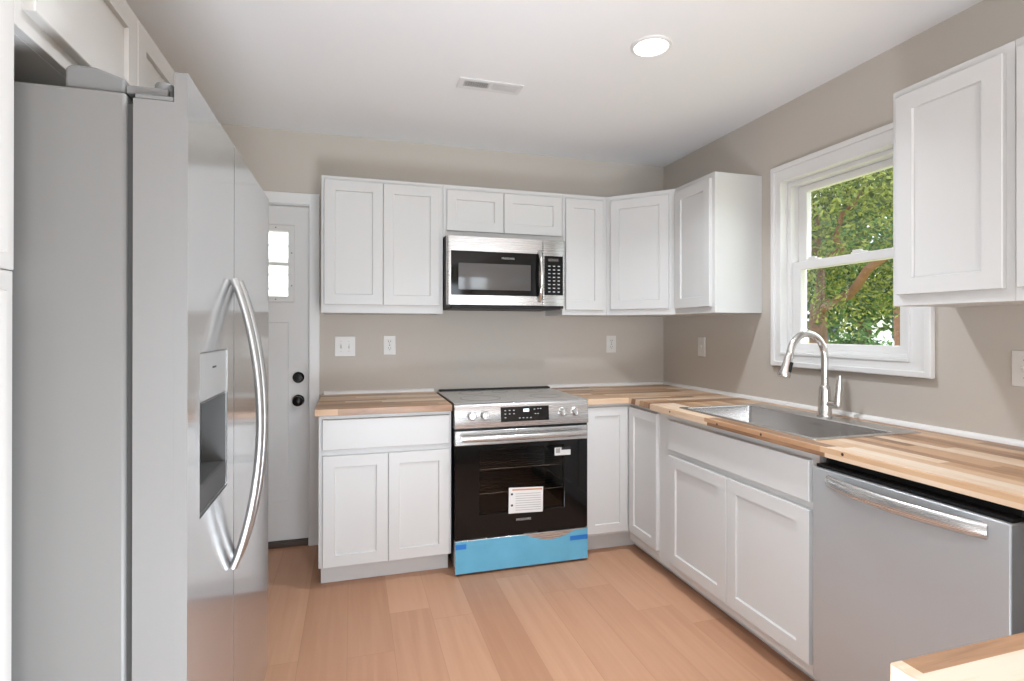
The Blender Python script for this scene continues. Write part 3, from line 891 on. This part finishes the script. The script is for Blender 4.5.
# dispenser parts
nx = FX - 0.057
B().rects(ds['y0'] + 0.001, ds['y1'] - 0.001, 1.142, 1.241, [(0, 0), (0, -0.0535), (0.002, -0.0555)], frame_M((nx, 0, 0), R(90))).build('dispenser_panel', M_dpanel, rf)
B().box(FX - 0.0014, FX - 0.0006, -2.142, -2.112, 1.205, 1.209).build('panel_mark', M_fdark, rf)
B().grid([ds['y0'] + 0.001, ds['y0'] + 0.005, ds['y1'] - 0.005, ds['y1'] - 0.001], [ds['z0'] + 0.001, ds['z0'] + 0.006, 1.138, 1.1415], FX - 0.003, nx, ff,
         recess={(1, 1): nx + 0.004}).build('niche_liner', M_fniche, rf)
B().prism([(-2.19, 1.10), (-2.065, 1.10), (-2.085, 0.998), (-2.17, 0.998)], 'x', nx + 0.006, nx + 0.014).build('paddle', M_fdark, rf, bev=0.003)
B().prism([(nx + 0.005, 0.922), (FX - 0.002, 0.922), (FX - 0.001, 0.972), (FX - 0.005, 0.976), (nx + 0.005, 0.976)], 'y', ds['y0'] + 0.006, ds['y1'] - 0.006).build('drip_tray', M_fdark, rf, bev=0.003)


def fridge_handle(yc, lean):
    hp, n = [], 24
    for k in range(n + 1):
        t = k / n
        hp.append((FX + 0.006 + 0.060 * (4 * t * (1 - t)) ** 0.9, yc, 1.412 - t * 0.71))
    o = B().tube(hp, [0.012] * (n + 1), 14, flat=0.8, flat_axis=(1, 0, 0)).build('handle', M_steel_v, rf)
    return o


fridge_handle(-1.967, 0)
fridge_handle(-1.897, 0)
for fy_ in (FN + 0.06, FF - 0.06):
    for fx_ in (-3.15, DB - 0.06):
        B().lathe((fx_, fy_, 0), (0, 0, 1), [(0.02, 0), (0.02, 0.02), (0.02, 0.035)], 12).build('foot', M_fdark, rf)

# ------------------------------------------------------------------ outlets and switches


def wall_M(wall, u, z):
    # local x right, local -y out of the wall, local z up
    return frame_M((u, 0, z), 0) if wall == 'back' else frame_M((0, u, z), R(-90))


def plate(name, label, cat, wall, u, z, w, h):
    M = wall_M(wall, u, z)
    o = thing(name, label, cat, tuple(M.translation), 0 if wall == 'back' else R(-90), 'white wall plates')
    B().rects(-w / 2, w / 2, -h / 2, h / 2, [(0, -0.0003), (0, -0.003), (0.003, -0.0055)], M).build('cover_plate', M_plate, o)
    return o, M


def outlet(label, wall, u, z):
    o, M = plate('outlet', label, 'outlet', wall, u, z, 0.074, 0.120)
    for dz in (-0.021, 0.021):
        r = B().rects(-0.017, 0.017, dz - 0.014, dz + 0.014, [(0, -0.0055), (0, -0.007), (0.001, -0.0075)], M).build('receptacle', M_plate, o)
        for dx in (-0.0065, 0.0065):
            B().box(dx - 0.0012, dx + 0.0012, -0.0079, -0.0075, dz - 0.001, dz + 0.008, M).build('slot', M_slot, r)
        B().box(-0.0022, 0.0022, -0.0079, -0.0075, dz - 0.010, dz - 0.0055, M).build('ground_slot', M_slot, r)
    B().box(-0.003, 0.003, -0.006, -0.0055, -0.003, 0.003, M).build('screw', M_slot, o)
    return o


def switch(label, wall, u, z, n):
    o, M = plate('light_switch', label, 'switch', wall, u, z, 0.074 + 0.046 * (n - 1), 0.122)
    for i in range(n):
        cx = (i - (n - 1) / 2) * 0.046
        B().prism([(-0.0055, -0.012), (-0.0075, -0.010), (-0.0155, 0.006), (-0.0135, 0.010), (-0.0055, 0.012)], 'x', cx - 0.005, cx + 0.005, M).build('toggle', M_plate, o, bev=0.001)
        for dz in (-0.030, 0.030):
            B().box(cx - 0.002, cx + 0.002, -0.0061, -0.0055, dz - 0.002, dz + 0.002, M).build('screw', M_ink, o)
    return o


switch('white double light switch on the back wall beside the door', 'back', -2.208, 1.187, 2)
outlet('white outlet on the back wall just right of the double light switch', 'back', -1.943, 1.193)
outlet('white outlet on the back wall right of the stove, near the corner', 'back', -0.420, 1.190)
switch('white single switch on the right wall between the corner and the window', 'right', -0.448, 1.180, 1)
switch('white switch plate cut off by the right edge of the photo', 'right', -2.215, 1.158, 2)

# ------------------------------------------------------------------ ceiling light, vent


def downlight(name, label, x, y, power):
    o = thing(name, label, 'ceiling light', (x, y, H))
    seg = 40
    bb = B()
    bb.loops([[Vector((x + r * math.cos(k * 2 * math.pi / seg), y + r * math.sin(k * 2 * math.pi / seg), z)) for k in range(seg)]
              for r, z in ((0.084, H - 0.0005), (0.082, H - 0.006), (0.071, H - 0.010), (0.068, H - 0.006), (0.068, H - 0.0005))], cap=False)
    bb.build('trim_ring', M_trim, o)
    B().lathe((x, y, H - 0.0005), (0, 0, -1), [(0.0675, 0), (0.0675, 0.005), (0.055, 0.0075), (0.001, 0.008)], 40).build('lens', M_lens, o)
    l = lamp('downlight_glow', 'AREA', (x, y, H - 0.012), (0, 0, 0), power, (0.90, 0.965, 1.04), shape='DISK', size=0.13, spread=R(125))
    l.parent = o
    l.matrix_parent_inverse = Matrix.Translation((x, y, H)).inverted()
    return o


downlight('recessed_light', 'round white recessed light glowing in the ceiling above the kitchen', -0.976, -1.455, 10)
for lx, ly in ((-1.95, -2.3), (-2.3, -4.2), (-1.3, -4.9), (-2.3, -5.9), (-1.0, -5.9)):
    lamp('ceiling_lamp', 'AREA', (lx, ly, H - 0.012), (0, 0, 0), 7, (0.90, 0.965, 1.03), shape='DISK', size=0.15, spread=R(125))

vt = thing('ceiling_vent', 'small white rectangular air vent with slats in the ceiling', 'vent', (-1.53, -0.91, H))
vx0, vx1, vy0, vy1 = -1.685, -1.372, -0.965, -0.855
fv = lambda u, v, c: Vector((u, v, c))
vxm = (vx0 + vx1) / 2
B().grid([vx0, vx0 + 0.03, vxm - 0.008, vxm + 0.008, vx1 - 0.022, vx1], [vy0, vy0 + 0.026, vy1 - 0.026, vy1], H - 0.007, H - 0.0008, fv, holes=[(1, 1), (3, 1)]).build('vent_frame', M_vent, vt, bev=0.003)
B().box(vx0 + 0.02, vx1 - 0.015, vy0 + 0.02, vy1 - 0.02, H - 0.0018, H - 0.0008).build('vent_backing', M_ventd, vt)
for a, b_, sg in ((vx0 + 0.03, vxm - 0.008, -1), (vxm + 0.008, vx1 - 0.022, 1)):
    n = 11
    for k in range(n):
        cx = a + (k + 0.5) * (b_ - a) / n
        Ms = Matrix.Translation((cx, (vy0 + vy1) / 2, H - 0.0055)) @ Matrix.Rotation(R(38 * sg), 4, 'Y')
        B().box(-0.0058, 0.0058, -(vy1 - vy0) / 2 + 0.026, (vy1 - vy0) / 2 - 0.026, -0.0005, 0.0005, Ms).build('slat', M_vent, vt)

# ------------------------------------------------------------------ outside
GZ = -0.55
lawn = B().box(0.6, 70, -40, 70, GZ - 0.2, GZ).build('lawn', M_grass)
tag(lawn, kind='structure')


def leaves(center, radii, n, size, hollow=0.35, squash_low=None):
    bb = B()
    c = Vector(center)
    clumps = []
    for _ in range(max(12, n // 140)):
        v = Vector((random.gauss(0, 1), random.gauss(0, 1), random.gauss(0, 1))).normalized()
        r = hollow + (1 - hollow) * random.random() ** 0.5
        clumps.append(Vector((v.x * radii[0] * r, v.y * radii[1] * r, v.z * radii[2] * r)))
    for _ in range(n):
        k = random.choice(clumps)
        p = c + k + Vector((random.gauss(0, 1) * radii[0], random.gauss(0, 1) * radii[1], random.gauss(0, 1) * radii[2])) * 0.13
        s = size * random.uniform(0.6, 1.25)
        a = Vector((random.uniform(-1, 1), random.uniform(-1, 1), random.uniform(-1, 0.6))).normalized()
        w = a.cross(Vector((random.uniform(-1, 1), random.uniform(-1, 1), random.uniform(-1, 1)))).normalized()
        nrm = a.cross(w) * s * 0.12
        v = [bb.bm.verts.new(q) for q in (p - a * s, p + w * s * 0.42 + nrm, p + a * s, p - w * s * 0.42 + nrm)]
        bb.bm.faces.new(v)
    return bb


def leafy_build(bb, name, mat, parent):
    bm = bb.bm
    bm.transform(MW[parent.name].inverted())
    me = bpy.data.meshes.new(name)
    bm.to_mesh(me)
    bm.free()
    me.materials.append(mat)
    o = bpy.data.objects.new(name, me)
    COL.objects.link(o)
    o.parent = parent
    MW[o.name] = MW[parent.name]
    return o


def branch(p0, p1, r0, r1, wob=0.08, n=7):
    p0, p1 = Vector(p0), Vector(p1)
    pts = [p0.lerp(p1, k / n) + Vector((random.uniform(-wob, wob), random.uniform(-wob, wob), 0)) * (0 < k < n) for k in range(n + 1)]
    return B().tube(pts, [r0 + (r1 - r0) * k / n for k in range(n + 1)], 12)


t1 = thing('tree', 'leafy sunlit tree close outside the kitchen window', 'tree', (4.55, 2.95, GZ), 0, 'trees outside the window')
branch((4.5, 3.0, GZ), (4.5, 2.95, 1.7), 0.15, 0.12, 0.03).build('trunk', M_bark, t1)
branch((4.5, 2.9, 1.6), (4.0, 1.35, 2.25), 0.07, 0.045).build('branch', M_barkr, t1)
branch((4.5, 2.9, 1.65), (3.9, 2.5, 3.4), 0.07, 0.03).build('branch', M_bark, t1)
branch((4.3, 2.6, 2.3), (3.9, 1.7, 3.2), 0.045, 0.02).build('branch', M_barkr, t1)
leafy_build(leaves((4.6, 2.25, 2.95), (1.3, 1.6, 1.5), 17000, 0.042), 'foliage', M_leaf, t1)
t2 = thing('tree', 'tree with a reddish trunk seen at the right side of the window', 'tree', (9.0, 5.1, GZ), 0, 'trees outside the window')
branch((9.0, 5.12, GZ), (9.0, 5.1, 3.2), 0.2, 0.16, 0.03).build('trunk', M_barkr, t2)
leafy_build(leaves((9.2, 5.6, 4.2), (1.9, 2.0, 1.7), 6000, 0.08), 'foliage', M_leaf2, t2)
t3 = thing('tree', 'broad darker tree farther off behind the sunlit one', 'tree', (19, 14.5, GZ), 0, 'trees outside the window')
branch((19, 14.5, GZ), (19, 14.5, 3.4), 0.28, 0.2).build('trunk', M_bark, t3)
leafy_build(leaves((19, 14.2, 4.6), (3.2, 5.2, 3.7), 12000, 0.2), 'foliage', M_leaf2, t3)
hd = thing('bush', 'low green bush far out on the lawn', 'bush', (13, 10.0, GZ))
leafy_build(leaves((13, 10.0, 0.35), (0.9, 1.5, 0.8), 3000, 0.09), 'foliage', M_leaf2, hd)
branch((13, 10.0, GZ), (13, 10.0, 0.4), 0.06, 0.03).build('stem', M_bark, hd)
# a white house across the street
hs = thing('house', 'white clapboard house across the street, seen low in the window', 'house', (36, 27, GZ))
B().box(33, 40, 22.5, 31, GZ, 3.0).build('wall', M_siding, hs)
B().prism([(32.4, 2.95), (40.6, 2.95), (36.5, 5.2)], 'y', 22.1, 31.4).build('roof', M_roof, hs)
for yy in (23.8, 26.4, 29):
    B().box(32.95, 33.02, yy - 0.5, yy + 0.5, 0.6, 2.2).build('window', M_hpane, hs)
# parked car far out
cr = thing('car', 'pale car parked beyond the lawn', 'car', (24, 18.6, GZ))
Mc = frame_M((24, 18.6, GZ), R(75))
B().prism([(-2.1, 0.25), (2.1, 0.25), (2.2, 0.6), (2.0, 0.85), (1.15, 0.95), (0.5, 1.4), (-1.1, 1.42), (-1.9, 0.98), (-2.15, 0.8)], 'y', -0.85, 0.85, Mc).build('bodywork', M_carp, cr, bev=0.05)
B().prism([(0.95, 0.98), (0.45, 1.34), (-1.0, 1.36), (-1.6, 1.0)], 'y', -0.87, 0.87, Mc).build('side_windows', M_hpane, cr)
for ax_ in (-1.35, 1.35):
    for sd in (-0.88, 0.70):
        c0 = Mc @ Vector((ax_, sd, 0.32))
        c1 = Mc @ Vector((ax_, sd + 0.18, 0.32))
        B().tube([c0, c1], 0.32, 20).build('wheel', M_tyre, cr)
# white sided building outside the back door
nb = B()
for k in range(26):
    z_ = GZ + k * 0.14
    nb.prism([(2.2, z_), (2.18, z_), (2.198, z_ + 0.14), (2.2, z_ + 0.14)], 'x', -6.5, -0.6)
nb.box(-6.5, -0.6, 2.2, 2.4, GZ, GZ + 26 * 0.14)
ob = thing('neighbouring_building', 'white lap-sided wall seen through the panes of the back door', 'building', (-3.5, 2.3, GZ))
nb.build('siding', M_siding, ob, smooth=False)
gr = B().box(-8, 0.6, 0.6, 12, GZ - 0.2, GZ).build('yard', M_grass)
tag(gr, kind='structure')
